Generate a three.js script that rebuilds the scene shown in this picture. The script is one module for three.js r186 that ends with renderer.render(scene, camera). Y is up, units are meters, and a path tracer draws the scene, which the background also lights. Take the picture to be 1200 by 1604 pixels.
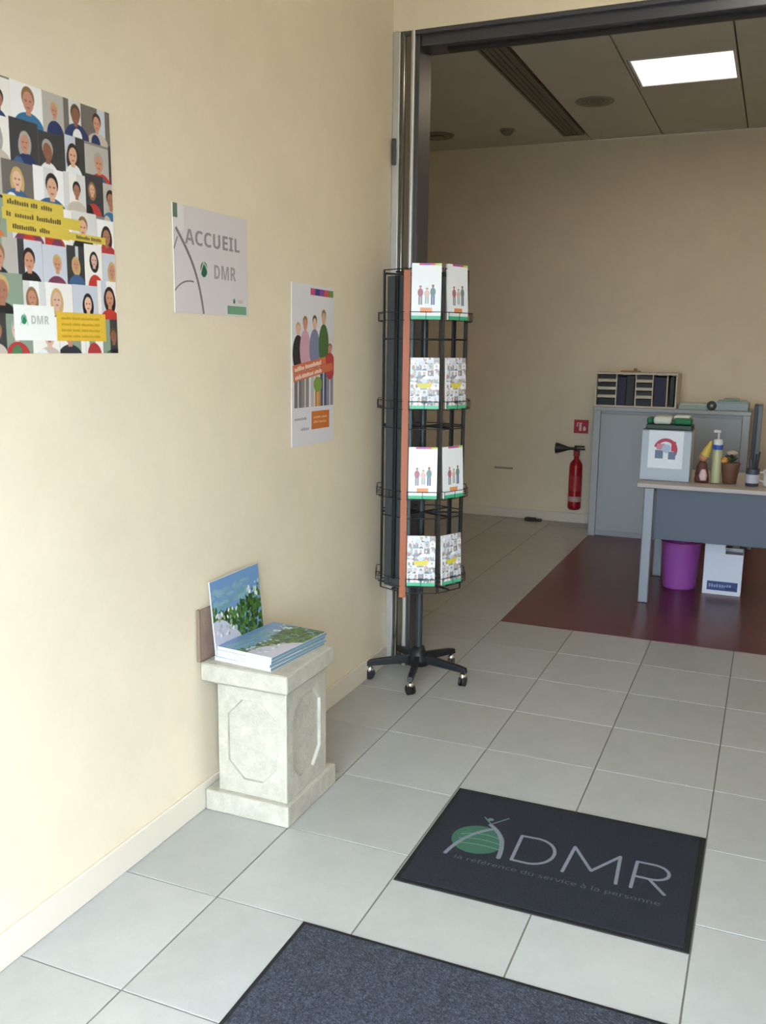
import * as THREE from 'three';
import { RoundedBoxGeometry } from 'three/addons/geometries/RoundedBoxGeometry.js';
import { mergeGeometries } from 'three/addons/utils/BufferGeometryUtils.js';
import { RectAreaLightUniformsLib } from 'three/addons/lights/RectAreaLightUniformsLib.js';

// ---------------------------------------------------------------- camera, sky, exposure
const scene = new THREE.Scene();
const camera = new THREE.PerspectiveCamera(58.27, 1200 / 1604, 0.05, 100);
camera.rotation.order = 'YXZ';
camera.position.set(1.312, 1.511, 1.554);
camera.rotation.set(-0.1791, 0.3982, 0.0122, 'YXZ');
scene.add(camera);
scene.background = new THREE.Color().setRGB(0.74, 0.87, 1.0);      // overcast sky
scene.backgroundIntensity = 17;
const renderer = new THREE.WebGLRenderer();
renderer.toneMapping = THREE.LinearToneMapping;
renderer.toneMappingExposure = 0.92;
renderer.shadowMap.enabled = true;
RectAreaLightUniformsLib.init();

// ---------------------------------------------------------------- helpers
let seed = 7;
const rnd = () => { seed = (seed * 1664525 + 1013904223) >>> 0; return seed / 4294967296; };
const rr = (a, b) => a + (b - a) * rnd();
const taken = {};
const numbered = (n) => { const k = taken[n] = (taken[n] ?? -1) + 1; return k ? n + '_' + String(k).padStart(3, '0') : n; };
const C = (hex) => new THREE.Color(hex);
const mat = (hex, roughness = 0.6, metalness = 0, extra = {}) => new THREE.MeshStandardMaterial({ color: C(hex), roughness, metalness, ...extra });
const phys = (o) => new THREE.MeshPhysicalMaterial(o);
function fin(m) { m.castShadow = true; m.receiveShadow = true; return m; }
function obj(name, geo, m, parent) {
  const g = Array.isArray(geo) ? mergeGeometries(geo.map((q) => q.index ? q.toNonIndexed() : q), false) : geo;
  const o = fin(new THREE.Mesh(g, m));
  o.name = parent ? name : numbered(name);
  (parent ?? scene).add(o);
  return o;
}
function thing(name, label, category, [x, y, z] = [0, 0, 0], turn = 0, group) {
  const o = new THREE.Group(); o.name = numbered(name); scene.add(o);
  o.position.set(x, y, z); o.rotation.y = turn; o.userData = { label, category };
  if (group) o.userData.group = group;
  return o;
}
function tag(o, label, category, group) { o.userData = { label, category }; if (group) o.userData.group = group; return o; }
function struct(o, label, category) { o.userData = { label, category, kind: 'structure' }; return o; }
function sgroup(name, label, category) { const o = new THREE.Group(); o.name = name; scene.add(o); return struct(o, label, category); }
// box given by its extents, edges rounded by r
function bx(x0, x1, y0, y1, z0, z1, r = 0) {
  const w = x1 - x0, h = y1 - y0, d = z1 - z0;
  const g = r > 0 ? new RoundedBoxGeometry(w, h, d, 2, Math.min(r, w / 2.01, h / 2.01, d / 2.01)) : new THREE.BoxGeometry(w, h, d);
  g.translate((x0 + x1) / 2, (y0 + y1) / 2, (z0 + z1) / 2); return g;
}
function cyl(r0, r1, y0, y1, x = 0, z = 0, seg = 24) { const g = new THREE.CylinderGeometry(r1, r0, y1 - y0, seg); g.translate(x, (y0 + y1) / 2, z); return g; }
function lathe(pts, seg = 28) { return new THREE.LatheGeometry(pts.map((p) => new THREE.Vector2(...p)), seg); }
function bar(a, b, r, seg = 6) {
  const A = new THREE.Vector3(...a), B = new THREE.Vector3(...b), L = A.distanceTo(B);
  const g = new THREE.CylinderGeometry(r, r, L, seg);
  g.applyQuaternion(new THREE.Quaternion().setFromUnitVectors(new THREE.Vector3(0, 1, 0), B.clone().sub(A).normalize()));
  const c = A.add(B).multiplyScalar(0.5); g.translate(c.x, c.y, c.z); return g;
}
function tube(pts, r, n = 24, seg = 8, closed = false) { return new THREE.TubeGeometry(new THREE.CatmullRomCurve3(pts.map((p) => new THREE.Vector3(...p)), closed), n, r, seg, closed); }
function plane(w, h) { return new THREE.PlaneGeometry(w, h); }

// grain textures (tileable value noise)
function noiseTex(size, octaves, lo, hi, srgb = false, tint = [1, 1, 1]) {
  const d = new Uint8Array(size * size * 4), layers = octaves.map(([cells, amp]) => ({ cells, amp, v: Float32Array.from({ length: cells * cells }, rnd) }));
  const sm = (t) => t * t * (3 - 2 * t), tot = layers.reduce((s, l) => s + l.amp, 0);
  for (let y = 0; y < size; y++) for (let x = 0; x < size; x++) {
    let s = 0;
    for (const { cells, amp, v } of layers) {
      const fx = x / size * cells, fy = y / size * cells, ix = Math.floor(fx), iy = Math.floor(fy), tx = sm(fx - ix), ty = sm(fy - iy);
      const at = (a, b) => v[(b % cells) * cells + (a % cells)];
      s += amp * ((at(ix, iy) * (1 - tx) + at(ix + 1, iy) * tx) * (1 - ty) + (at(ix, iy + 1) * (1 - tx) + at(ix + 1, iy + 1) * tx) * ty);
    }
    const k = lo + (hi - lo) * s / tot, i = (y * size + x) * 4;
    d[i] = 255 * k * tint[0]; d[i + 1] = 255 * k * tint[1]; d[i + 2] = 255 * k * tint[2]; d[i + 3] = 255;
  }
  const t = new THREE.DataTexture(d, size, size); t.wrapS = t.wrapT = THREE.RepeatWrapping; t.magFilter = THREE.LinearFilter; t.minFilter = THREE.LinearFilter;
  if (srgb) t.colorSpace = THREE.SRGBColorSpace; t.needsUpdate = true; return t;
}
function rep(t, u, v) { const c = t.clone(); c.repeat.set(u, v); c.needsUpdate = true; return c; }
// boxes get uv in metres by their dominant normal
function uvm(g, s = 1) {
  if (g.index) g = g.toNonIndexed();
  const p = g.attributes.position, n = g.attributes.normal, uv = new Float32Array(p.count * 2);
  for (let i = 0; i < p.count; i++) {
    const ax = Math.abs(n.getX(i)), ay = Math.abs(n.getY(i)), az = Math.abs(n.getZ(i));
    const [a, b] = ay >= ax && ay >= az ? [p.getX(i), p.getZ(i)] : ax >= az ? [p.getZ(i), p.getY(i)] : [p.getX(i), p.getY(i)];
    uv[2 * i] = a * s; uv[2 * i + 1] = b * s;
  }
  g.setAttribute('uv', new THREE.BufferAttribute(uv, 2)); return g;
}
function canvas(w, h, draw) {
  const c = document.createElement('canvas'); c.width = w; c.height = h; const g = c.getContext('2d'); draw(g, w, h);
  const t = new THREE.CanvasTexture(c); t.colorSpace = THREE.SRGBColorSpace; t.magFilter = THREE.LinearFilter; return t;
}

// ---------------------------------------------------------------- materials of the shell
const plasterBump = noiseTex(256, [[24, 1], [64, 0.8], [128, 0.6]], 0, 1);
const plasterTone = noiseTex(256, [[5, 1], [17, 0.5], [90, 0.35]], 0.955, 1, true);
const paint = (hex, r = 0.75) => mat(hex, r, 0, { map: plasterTone, bumpMap: plasterBump, bumpScale: 0.0004 });
const M = {
  wall: paint('#ebdcc1', 0.6), ceil: paint('#c9c4b6', 0.85), white: paint('#dedad0', 0.7),
  skirt: mat('#ddd3c2', 0.4), alu: mat('#c9c9c6', 0.34, 0.55), aluDark: mat('#77736a', 0.16, 0.8), black: mat('#17181a', 0.5), track: mat('#55555a', 0.4, 0.6),
  grout: mat('#6f6c62', 0.9), wire: mat('#24282b', 0.4, 0.5), chrome: mat('#e8e8ea', 0.15, 1),
};

// ---------------------------------------------------------------- room shell
const WX = -0.317, ZP = -2.37, ZB = -6.42, H = 3.19, ZF = 1.25, RX = 3.3, IL = -3.0, T = 0.41;
{
  const f = sgroup('floor', 'large square beige ceramic floor tiles with thin dark joints', 'floor');
  obj('grout_bed', uvm(bx(IL - 0.2, RX + 0.2, -0.12, -0.0025, ZB - 0.15, ZF + 0.1)), M.grout, f);
  const tone = noiseTex(256, [[6, 1], [20, 0.7], [100, 0.6]], 0.94, 1, true), rough = noiseTex(256, [[8, 1], [40, 0.8]], 0.75, 1);
  const tm = ['#b4b5b1', '#b1b2ad', '#b7b7b4', '#afb0ac'].map((h) => mat(h, 0.36, 0, { map: tone, roughnessMap: rough }));
  const full = uvm(bx(-T / 2 + 0.0022, T / 2 - 0.0022, -0.012, 0, -T / 2 + 0.0022, T / 2 - 0.0022, 0.0012), 2.2);
  const cutGeo = {};
  const put = (cx, w, cz) => {
    let g = full;
    if (Math.abs(w - T) > 1e-3) g = cutGeo[w.toFixed(3)] ??= uvm(bx(-w / 2 + 0.0022, w / 2 - 0.0022, -0.012, 0, -T / 2 + 0.0022, T / 2 - 0.0022, 0.0012), 2.2);
    const o = obj('floor_tile', g, tm[Math.floor(rnd() * 4)], f); o.position.set(cx, 0, cz);
  };
  for (let k = -3; k <= 15; k++) {
    const cz = -(k + 0.5) * T;
    if (cz < ZB - 0.05) continue;
    if (k < 5) put((WX + 0) / 2, -WX, cz);                            // cut tiles along the left wall
    for (let i = 0; i < 7; i++) put((i + 0.5) * T, T, cz);
    if (k >= 5) for (let i = -1; i > -6; i--) put((i + 0.5) * T, T, cz);
  }
  obj('floor_edge', uvm(bx(7 * T + 0.002, RX, -0.012, 0, ZB, ZF), 2.2), tm[1], f);
  obj('floor_edge', uvm(bx(IL, -5 * T - 0.002, -0.012, 0, ZB, -5 * T), 2.2), tm[1], f);
}
struct(obj('wall_left', uvm(bx(WX - 0.18, WX, -0.1, H, ZP - 0.18, ZF + 0.12)), M.wall), 'cream painted entrance wall with posters', 'wall');
struct(obj('wall_back', uvm(bx(IL - 0.2, RX + 0.2, -0.1, H, ZB - 0.15, ZB)), M.wall), 'cream back wall of the office', 'wall');
struct(obj('wall_right', uvm(bx(RX, RX + 0.18, -0.1, H, ZB, ZF + 0.12)), M.wall), 'cream wall to the right', 'wall');
struct(obj('wall_side', uvm(bx(IL - 0.18, IL, -0.1, H, ZB, ZP)), M.wall), 'cream side wall of the office', 'wall');
struct(obj('wall_header', [uvm(bx(WX, RX, 2.835, H, ZP - 0.18, ZP)), uvm(bx(IL, WX - 0.18, -0.1, H, ZP - 0.18, ZP)), uvm(bx(2.5, RX, -0.1, 2.835, ZP - 0.18, ZP))], M.wall), 'cream wall above the wide office opening', 'wall');
struct(obj('wall_front', [uvm(bx(WX, RX, 2.3, H, ZF, ZF + 0.12)), uvm(bx(WX, -0.1, -0.1, 2.3, ZF, ZF + 0.12)), uvm(bx(1.88, RX, -0.1, 2.3, ZF, ZF + 0.12))], M.wall), 'cream wall around the shop front glazing', 'wall');
{ // shop front with its door open: the photograph is taken from this doorway, daylight comes in here
  const w = sgroup('window_1', 'tall shop front glazing in aluminium frames', 'window');
  const xs = [-0.07, 0.7, 1.85], glass = phys({ color: C('#ffffff'), transmission: 1, roughness: 0, thickness: 0, ior: 1.45 });
  for (const x of xs) obj('mullion', bx(x - 0.029, x + 0.029, 0, 2.3, ZF + 0.02, ZF + 0.09, 0.004), M.alu, w);
  obj('rail', bx(-0.04, 1.82, 2.24, 2.3, ZF + 0.025, ZF + 0.085, 0.004), M.alu, w);
  for (const [a, b] of [[0, 1]]) {
    obj('rail', bx(xs[a] + 0.03, xs[b] - 0.03, 0, 0.08, ZF + 0.025, ZF + 0.085, 0.004), M.alu, w);
    obj('pane', bx(xs[a] + 0.03, xs[b] - 0.03, 0.08, 2.24, ZF + 0.05, ZF + 0.058), glass, w);
  }
  const d = sgroup('door_1', 'open glass entrance door in an aluminium frame', 'door');
  const dx = 1.845, z0 = ZF + 0.11, z1 = z0 + 1.05;
  obj('stile', bx(dx - 0.025, dx + 0.025, 0.01, 2.22, z0, z0 + 0.07, 0.004), M.alu, d); obj('stile', bx(dx - 0.025, dx + 0.025, 0.01, 2.22, z1 - 0.07, z1, 0.004), M.alu, d);
  obj('rail', bx(dx - 0.025, dx + 0.025, 0.01, 0.1, z0 + 0.07, z1 - 0.07, 0.004), M.alu, d); obj('rail', bx(dx - 0.025, dx + 0.025, 2.15, 2.22, z0 + 0.07, z1 - 0.07, 0.004), M.alu, d);
  obj('pane', bx(dx - 0.004, dx + 0.004, 0.1, 2.15, z0 + 0.07, z1 - 0.07), glass, d);
  struct(obj('pavement', uvm(bx(-14, 16, -0.16, -0.002, ZF + 0.105, 24)), mat('#7d7b77', 0.9, 0, { map: plasterTone })), 'grey pavement outside the shop front', 'pavement');
}
{ // ceiling: plaster left, long panels right of the slot diffuser
  const c = sgroup('ceiling', 'pale suspended ceiling with long panels and dark joints', 'ceiling');
  obj('ceiling_slab', uvm(bx(IL - 0.2, RX + 0.2, H + 0.012, H + 0.15, ZB - 0.15, ZF + 0.12)), mat('#4a463e', 0.9), c);
  obj('plaster_field', uvm(bx(IL, -0.422, H, H + 0.012, ZB, ZP - 0.18)), M.ceil, c);
  obj('plaster_field', uvm(bx(-0.422, -0.238, H, H + 0.012, -3.0, ZP - 0.18)), M.ceil, c);
  obj('plaster_field', uvm(bx(-0.422, -0.238, H, H + 0.012, ZB, -6.2)), M.ceil, c);
  obj('plaster_field', uvm(bx(WX, RX, H, H + 0.012, ZP, ZF)), M.ceil, c);
  const pan = (x0, x1, z0, z1) => obj('ceiling_panel', uvm(bx(x0 + 0.004, x1 - 0.004, H, H + 0.012, z0 + 0.004, z1 - 0.004, 0.002)), M.ceil, c);
  for (const [x0, x1] of [[-0.228, 0.33], [0.965, 1.6], [1.6, 2.235], [2.87, RX]]) { pan(x0, x1, -6.34, -2.56); pan(x0, x1, ZB + 0.006, -6.34); }
  for (const [x0, x1] of [[0.33, 0.965], [2.235, 2.87]]) { pan(x0, x1, -4.37, -2.56); pan(x0, x1, -6.34, -4.98); pan(x0, x1, ZB + 0.006, -6.34); }
  for (const x0 of [0.33, 0.944, 2.235, 2.849]) obj('ceiling_strip', bx(x0 + 0.004, x0 + 0.016, H, H + 0.012, -4.972, -4.378), M.ceil, c);
}
struct(obj('baseboard_left', uvm(bx(WX, WX + 0.011, 0, 0.092, ZP + 0.002, ZF, 0.004)), M.skirt), 'pale skirting along the entrance wall', 'skirting');
struct(obj('baseboard_back', uvm(bx(IL, RX, 0, 0.085, ZB, ZB + 0.011, 0.004)), M.skirt), 'pale skirting along the back wall', 'skirting');
{ // aluminium jamb and head track of the office opening
  const t = sgroup('trim_1', 'aluminium jamb and dark head track of the office opening', 'door frame');
  const y1 = 2.835;
  obj('jamb_face', bx(WX + 0.001, -0.283, 0, y1, ZP - 0.1, ZP + 0.006, 0.004), M.alu, t);
  obj('jamb_channel', bx(-0.283, -0.236, 0, y1, ZP - 0.1, ZP - 0.012), M.aluDark, t);
  obj('jamb_channel', cyl(0.0105, 0.0105, 0, y1, -0.272, ZP - 0.013, 20), M.aluDark, t);
  obj('jamb_bead', cyl(0.0095, 0.0095, 0, y1, -0.2265, ZP - 0.008, 20), M.alu, t);
  obj('jamb_edge', bx(-0.236, -0.2, 0, y1, ZP - 0.16, ZP - 0.014, 0.002), M.track, t);
  obj('strike_plate', bx(-0.312, -0.294, 2.29, 2.4, ZP + 0.005, ZP + 0.02, 0.004), M.track, t);
  obj('head_track', bx(-0.2, 2.5, 2.775, y1, ZP - 0.17, ZP - 0.03, 0.004), M.track, t);
  obj('head_track', bx(-0.283, 2.5, 2.818, y1, ZP - 0.03, ZP - 0.004, 0.002), M.track, t);
  obj('roller_channel', bx(-0.1, 2.4, 2.763, 2.775, ZP - 0.12, ZP - 0.08, 0.002), M.black, t);
}
{ // dark red floor area of the office
  const tone = noiseTex(256, [[9, 1], [30, 0.6], [120, 0.6]], 0.8, 1, true);
  struct(obj('floor_inlay', uvm(bx(0.004, RX - 0.002, 0, 0.003, ZB + 0.012, -8 * T + 0.006, 0.001)), mat('#6b2b33', 0.3, 0, { map: tone })), 'dark red glossy floor covering in the office', 'floor covering');
}

// ---------------------------------------------------------------- lamps
function panelLamp(x, z, label) {
  const t = thing('ceiling_light', label, 'ceiling light', [x, H, z]);
  obj('frame', [bx(-0.3, 0.3, -0.002, 0.03, -0.3, -0.286), bx(-0.3, 0.3, -0.002, 0.03, 0.286, 0.3), bx(-0.3, -0.286, -0.002, 0.03, -0.286, 0.286), bx(0.286, 0.3, -0.002, 0.03, -0.286, 0.286)], mat('#e2e2e0', 0.5), t);
  obj('diffuser', bx(-0.286, 0.286, 0.004, 0.01, -0.286, 0.286), mat('#ffffff', 0.6, 0, { emissive: C('#fffaf0'), emissiveIntensity: 1.6 }), t);
  const l = new THREE.RectAreaLight(C('#ffe6bd'), 7, 0.57, 0.57); l.position.set(0, -0.004, 0); l.rotation.x = -Math.PI / 2; t.add(l);
}
panelLamp(0.655, -4.675, 'square glowing light panel set in the office ceiling');
panelLamp(2.56, -4.675, 'square light panel in the office ceiling beyond the frame');
{
  const t = thing('downlight', 'round downlight in the entrance ceiling', 'ceiling light', [1.3, H, -1.15]);
  obj('rim', lathe([[0.09, -0.001], [0.09, -0.006], [0.112, -0.006], [0.115, 0]], 40), mat('#e6e6e4', 0.4), t);
  obj('diffuser', cyl(0.09, 0.09, -0.004, -0.001, 0, 0, 40), mat('#ffffff', 0.5, 0, { emissive: C('#fff6e2'), emissiveIntensity: 8 }), t);
  const l = new THREE.PointLight(C('#fff3de'), 2.5); l.position.y = -0.03; l.castShadow = true; l.shadow.radius = 4; t.add(l);
}
{ // slot diffuser
  const t = thing('slot_diffuser', 'long dark slotted air diffuser in the office ceiling', 'air diffuser', [-0.33, H, -4.6]);
  obj('frame', [bx(-0.085, -0.07, -0.005, 0.012, -1.6, 1.6), bx(0.07, 0.085, -0.005, 0.012, -1.6, 1.6), bx(-0.07, 0.07, -0.005, 0.012, -1.6, -1.585), bx(-0.07, 0.07, -0.005, 0.012, 1.585, 1.6)], mat('#6e695d', 0.5, 0.4), t);
  obj('backing', bx(-0.07, 0.07, 0.009, 0.012, -1.585, 1.585), M.black, t);
  for (let i = 0; i < 4; i++) { const s = obj('slat', bx(-0.011, 0.011, -0.0025, 0.0, -1.585, 1.585), mat('#6a6558', 0.5, 0.4), t); s.position.set(-0.051 + i * 0.034, 0.002, 0); s.rotation.z = 0.35; }
}
{
  const t = thing('ceiling_speaker', 'large round flush grille beside the slot diffuser', 'ceiling grille', [0.012, H, -5.22]);
  obj('rim', lathe([[0.0, -0.002], [0.118, -0.004], [0.126, -0.009], [0.132, 0]], 40), mat('#8f897b', 0.7), t);
  for (let i = 1; i < 4; i++) { const r = obj('ring', new THREE.TorusGeometry(0.03 * i, 0.004, 6, 32), mat('#7d786b', 0.7), t); r.rotation.x = Math.PI / 2; r.position.y = -0.004; }
  const v = thing('ceiling_vent', 'grey round valve nearest the metal jamb', 'vent', [-1.36, H, -5.84]);
  obj('collar', lathe([[0.075, -0.004], [0.1, -0.02], [0.13, -0.012], [0.135, 0]], 36), mat('#7b7466', 0.7), v);
  obj('disc', lathe([[0, -0.03], [0.06, -0.026], [0.068, -0.014], [0, -0.004]], 30), mat('#857e70', 0.7), v);
  const s = thing('smoke_detector', 'small round detector between valve and slot diffuser', 'smoke detector', [-0.78, H, -5.84]);
  obj('base', lathe([[0, -0.012], [0.06, -0.012], [0.062, 0]], 30), mat('#8c8678', 0.6), s);
  obj('head', lathe([[0, -0.042], [0.03, -0.04], [0.046, -0.026], [0.048, -0.012]], 30), mat('#6f695c', 0.6), s);
}

// ---------------------------------------------------------------- posters on the left wall
const skin = ['#d9a98c', '#c98f72', '#e3b99d', '#a9745a', '#8a5a44', '#d8b19b', '#c48a74'];
const hair = ['#2a211d', '#5a4030', '#8d6a45', '#1b1a1c', '#a9a39c', '#c9a56c', '#3d2a22'];
const clothes = ['#c0392f', '#1a1b22', '#2f6f96', '#2b2f3a', '#b23a3a', '#e9e7e4', '#3f5f86', '#4a7a52', '#1d1d20', '#c7b9a8', '#7a3b52', '#d8733d', '#20305e'];
const backs = ['#f0ede8', '#d9d6d2', '#c9ccd4', '#3a3a3c', '#8b9a86', '#b9b2a8', '#efe9df', '#6d6660'];
const pick = (a) => a[Math.floor(rnd() * a.length)];
function portrait(g, x, y, w, h) {
  g.save(); g.beginPath(); g.rect(x, y, w, h); g.clip();
  g.fillStyle = pick(backs); g.fillRect(x, y, w, h);
  if (rnd() < 0.5) { g.fillStyle = pick(backs); g.fillRect(x + w * rr(0, 0.5), y, w * rr(0.15, 0.5), h); }
  const cx = x + w * rr(0.36, 0.62), hw = w * rr(0.15, 0.2), hh = hw * 1.42, hy = y + h * rr(0.36, 0.44), lean = rr(-0.2, 0.2);
  const hc = pick(hair), long = rnd() < 0.45;
  if (long) { g.fillStyle = hc; g.beginPath(); g.ellipse(cx, hy + hh * 0.4, hw * 1.45, hh * 1.5, lean, 0, 7); g.fill(); }
  g.fillStyle = pick(clothes); g.beginPath(); g.ellipse(cx + w * rr(-0.06, 0.06), y + h * 1.05, w * rr(0.4, 0.52), h * rr(0.32, 0.42), lean, 0, 7); g.fill();
  if (rnd() < 0.5) { g.fillStyle = pick(clothes); g.beginPath(); g.ellipse(cx + w * rr(-0.3, 0.3), y + h, w * 0.2, h * 0.24, lean, 0, 7); g.fill(); }
  g.fillStyle = hc; g.beginPath(); g.ellipse(cx, hy - hh * 0.22, hw * 1.16, hh * 0.98, lean, 0, 7); g.fill();
  const sk = pick(skin);
  g.fillStyle = sk; g.fillRect(cx - hw * 0.45, hy + hh * 0.6, hw * 0.9, hh * 0.75);
  g.beginPath(); g.ellipse(cx, hy + hh * 0.14, hw * 0.95, hh * 0.92, lean, 0, 7); g.fill();
  g.fillStyle = '#8a5646'; g.fillRect(cx - hw * 0.6, hy, hw * 0.42, hh * 0.14); g.fillRect(cx + hw * 0.18, hy, hw * 0.42, hh * 0.14);
  g.fillStyle = '#a8625a'; g.fillRect(cx - hw * 0.3, hy + hh * 0.58, hw * 0.6, hh * 0.14);
  g.restore();
}
function leaf(g, x, y, s, dark = '#1f7a55', light = '#9fc9b4') {   // domed leaf with two legs, as on the signs
  g.fillStyle = dark; g.beginPath(); g.ellipse(x, y, s * 0.5, s * 0.62, 0.1, 0, 7); g.fill();
  g.strokeStyle = light; g.lineWidth = s * 0.13; g.lineCap = 'round';
  g.beginPath(); g.moveTo(x - s * 0.6, y + s * 0.7); g.quadraticCurveTo(x - s * 0.25, y - s * 0.35, x + s * 0.12, y - s * 0.75); g.stroke();
  g.beginPath(); g.moveTo(x + s * 0.02, y - s * 0.5); g.quadraticCurveTo(x + s * 0.6, y - s * 0.1, x + s * 0.62, y + s * 0.72); g.stroke();
}
function words(g, x, y, h, widths, col) { g.fillStyle = col; for (const [w, gap] of widths) { for (let k = 0; k < w; k += h * 0.62) { const hh = h * rr(0.6, 1); g.fillRect(x + k, y + h - hh, h * 0.44, hh); } x += w + gap; } }
function poster(name, z0, z1, y0, y1, tex, label, tilt = 0) {
  const w = z0 - z1, h = y1 - y0, t = thing(name, label, 'poster', [WX + 0.0015, (y0 + y1) / 2, (z0 + z1) / 2], Math.PI / 2);
  t.rotation.order = 'YXZ'; t.rotation.z = tilt;
  obj('sheet', bx(-w / 2, w / 2, -h / 2, h / 2, -0.001, 0.0012), mat('#e9e6e2', 0.5), t);
  const p = obj('print', plane(w, h), mat('#ffffff', 0.42, 0, { map: tex }), t); p.position.z = 0.0016;
  return t;
}
poster('portrait_poster', -0.05, -0.469, 1.483, 2.088, canvas(300, 432, (g, w, h) => {
  const K = w / 840;
  g.fillStyle = '#8a8078'; g.fillRect(0, 0, w, h);
  for (let j = 0; j < 7; j++) { let x = -rr(0, 0.12) * w; while (x < w) { const ww = rr(0.15, 0.25) * w; portrait(g, x, (j + rr(-0.15, 0.1)) * h / 7, ww, h / 7 * rr(1.05, 1.25)); x += ww; } }
  g.fillStyle = '#d9bd4e';
  const strip = (x0, x1, y0, y1) => g.fillRect(x0 * w, y0 * h, (x1 - x0) * w, (y1 - y0) * h);
  strip(0.1, 0.56, 0.415, 0.462); strip(0.09, 0.7, 0.462, 0.505); strip(0.12, 0.6, 0.505, 0.55); strip(0.6, 0.92, 0.515, 0.545);
  const ink = '#5d4f2c';
  words(g, 0.13 * w, 0.428 * h, 24 * K, [[120, 26], [40, 26], [70, 0]].map((q) => q.map((v) => v * K)), ink);
  words(g, 0.12 * w, 0.473 * h, 24 * K, [[26, 26], [110, 26], [150, 0]].map((q) => q.map((v) => v * K)), ink);
  words(g, 0.16 * w, 0.517 * h, 22 * K, [[140, 30], [60, 0]].map((q) => q.map((v) => v * K)), ink); words(g, 0.66 * w, 0.521 * h, 18 * K, [[90, 18], [70, 0]].map((q) => q.map((v) => v * K)), ink);
  g.fillStyle = '#f1f0ea'; g.fillRect(0.13 * w, 0.815 * h, 0.315 * w, 0.135 * h);
  leaf(g, 0.205 * w, 0.87 * h, 36 * K); g.strokeStyle = '#b9bdb8'; g.fillStyle = '#b3b7b2'; g.font = 'bold 19px sans-serif'; g.fillText('DMR', 0.255 * w, 0.885 * h);
  g.fillStyle = '#e5b93a'; g.fillRect(0.46 * w, 0.835 * h, 0.43 * w, 0.115 * h);
  for (let k = 0; k < 4; k++) words(g, 0.5 * w, (0.853 + k * 0.024) * h, 13 * K, [[70, 9], [54, 9], [90, 9], [36, 0]].map((q) => q.map((v) => v * K)), '#b98f24');
}), 'tall poster covered with small portraits and yellow caption strips');
poster('welcome_sign', -0.732, -1.138, 1.6, 1.908, canvas(812, 616, (g, w, h) => {
  g.fillStyle = '#d6cdcc'; g.fillRect(0, 0, w, h);
  g.fillStyle = '#dfd9d4'; g.fillRect(0, 0, w * 0.13, h * 0.24);
  g.fillStyle = '#5f7361'; g.fillRect(0, 0.0, w * 0.055, h * 0.13);
  g.strokeStyle = '#77706f'; g.lineWidth = 20; g.beginPath(); g.moveTo(w * 0.03, h * 0.22); g.bezierCurveTo(w * 0.2, h * 0.45, w * 0.3, h * 0.6, w * 0.36, h); g.stroke();
  g.lineWidth = 9; g.beginPath(); g.moveTo(0, h * 0.8); g.quadraticCurveTo(w * 0.1, h * 0.68, w * 0.24, h * 0.7); g.stroke();
  g.beginPath(); g.moveTo(w * 0.0, h * 0.42); g.lineTo(w * 0.05, h * 0.3); g.stroke();
  g.fillStyle = '#8e8786'; g.font = 'bold 118px sans-serif'; g.save(); g.translate(w * 0.14, h * 0.35); g.scale(w * 0.75 / g.measureText('ACCUEIL').width, 1); g.fillText('ACCUEIL', 0, 0); g.restore();
  leaf(g, w * 0.375, h * 0.57, 74, '#1d5a40', '#bcd3c6');
  g.fillStyle = '#9a9492'; g.font = 'bold 116px sans-serif'; g.fillText('DMR', w * 0.5, h * 0.645);
  leaf(g, w * 0.79, h * 0.85, 26, '#1d5a40', '#9fb5a8'); g.fillStyle = '#9a9492'; g.font = '30px sans-serif'; g.fillText('DMR', w * 0.84, h * 0.87);
  g.fillStyle = '#6c9a7c'; g.fillRect(w * 0.69, h * 0.9, w * 0.28, h * 0.085);
}), 'pale landscape welcome sign with grey ACCUEIL lettering and curved line');
function standing(g, x, y, w, h, top, leg) {
  g.fillStyle = leg; g.fillRect(x - w * 0.32, y + h * 0.5, w * 0.28, h * 0.5); g.fillRect(x + w * 0.04, y + h * 0.5, w * 0.28, h * 0.5);
  g.fillStyle = top; g.beginPath(); g.ellipse(x, y + h * 0.36, w * 0.46, h * 0.22, 0, 0, 7); g.fill();
  g.fillStyle = pick(hair); g.beginPath(); g.ellipse(x, y + h * 0.055, w * 0.2, h * 0.065, 0, 0, 7); g.fill();
  g.fillStyle = pick(skin); g.beginPath(); g.ellipse(x, y + h * 0.085, w * 0.17, h * 0.062, 0, 0, 7); g.fill();
}
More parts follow.
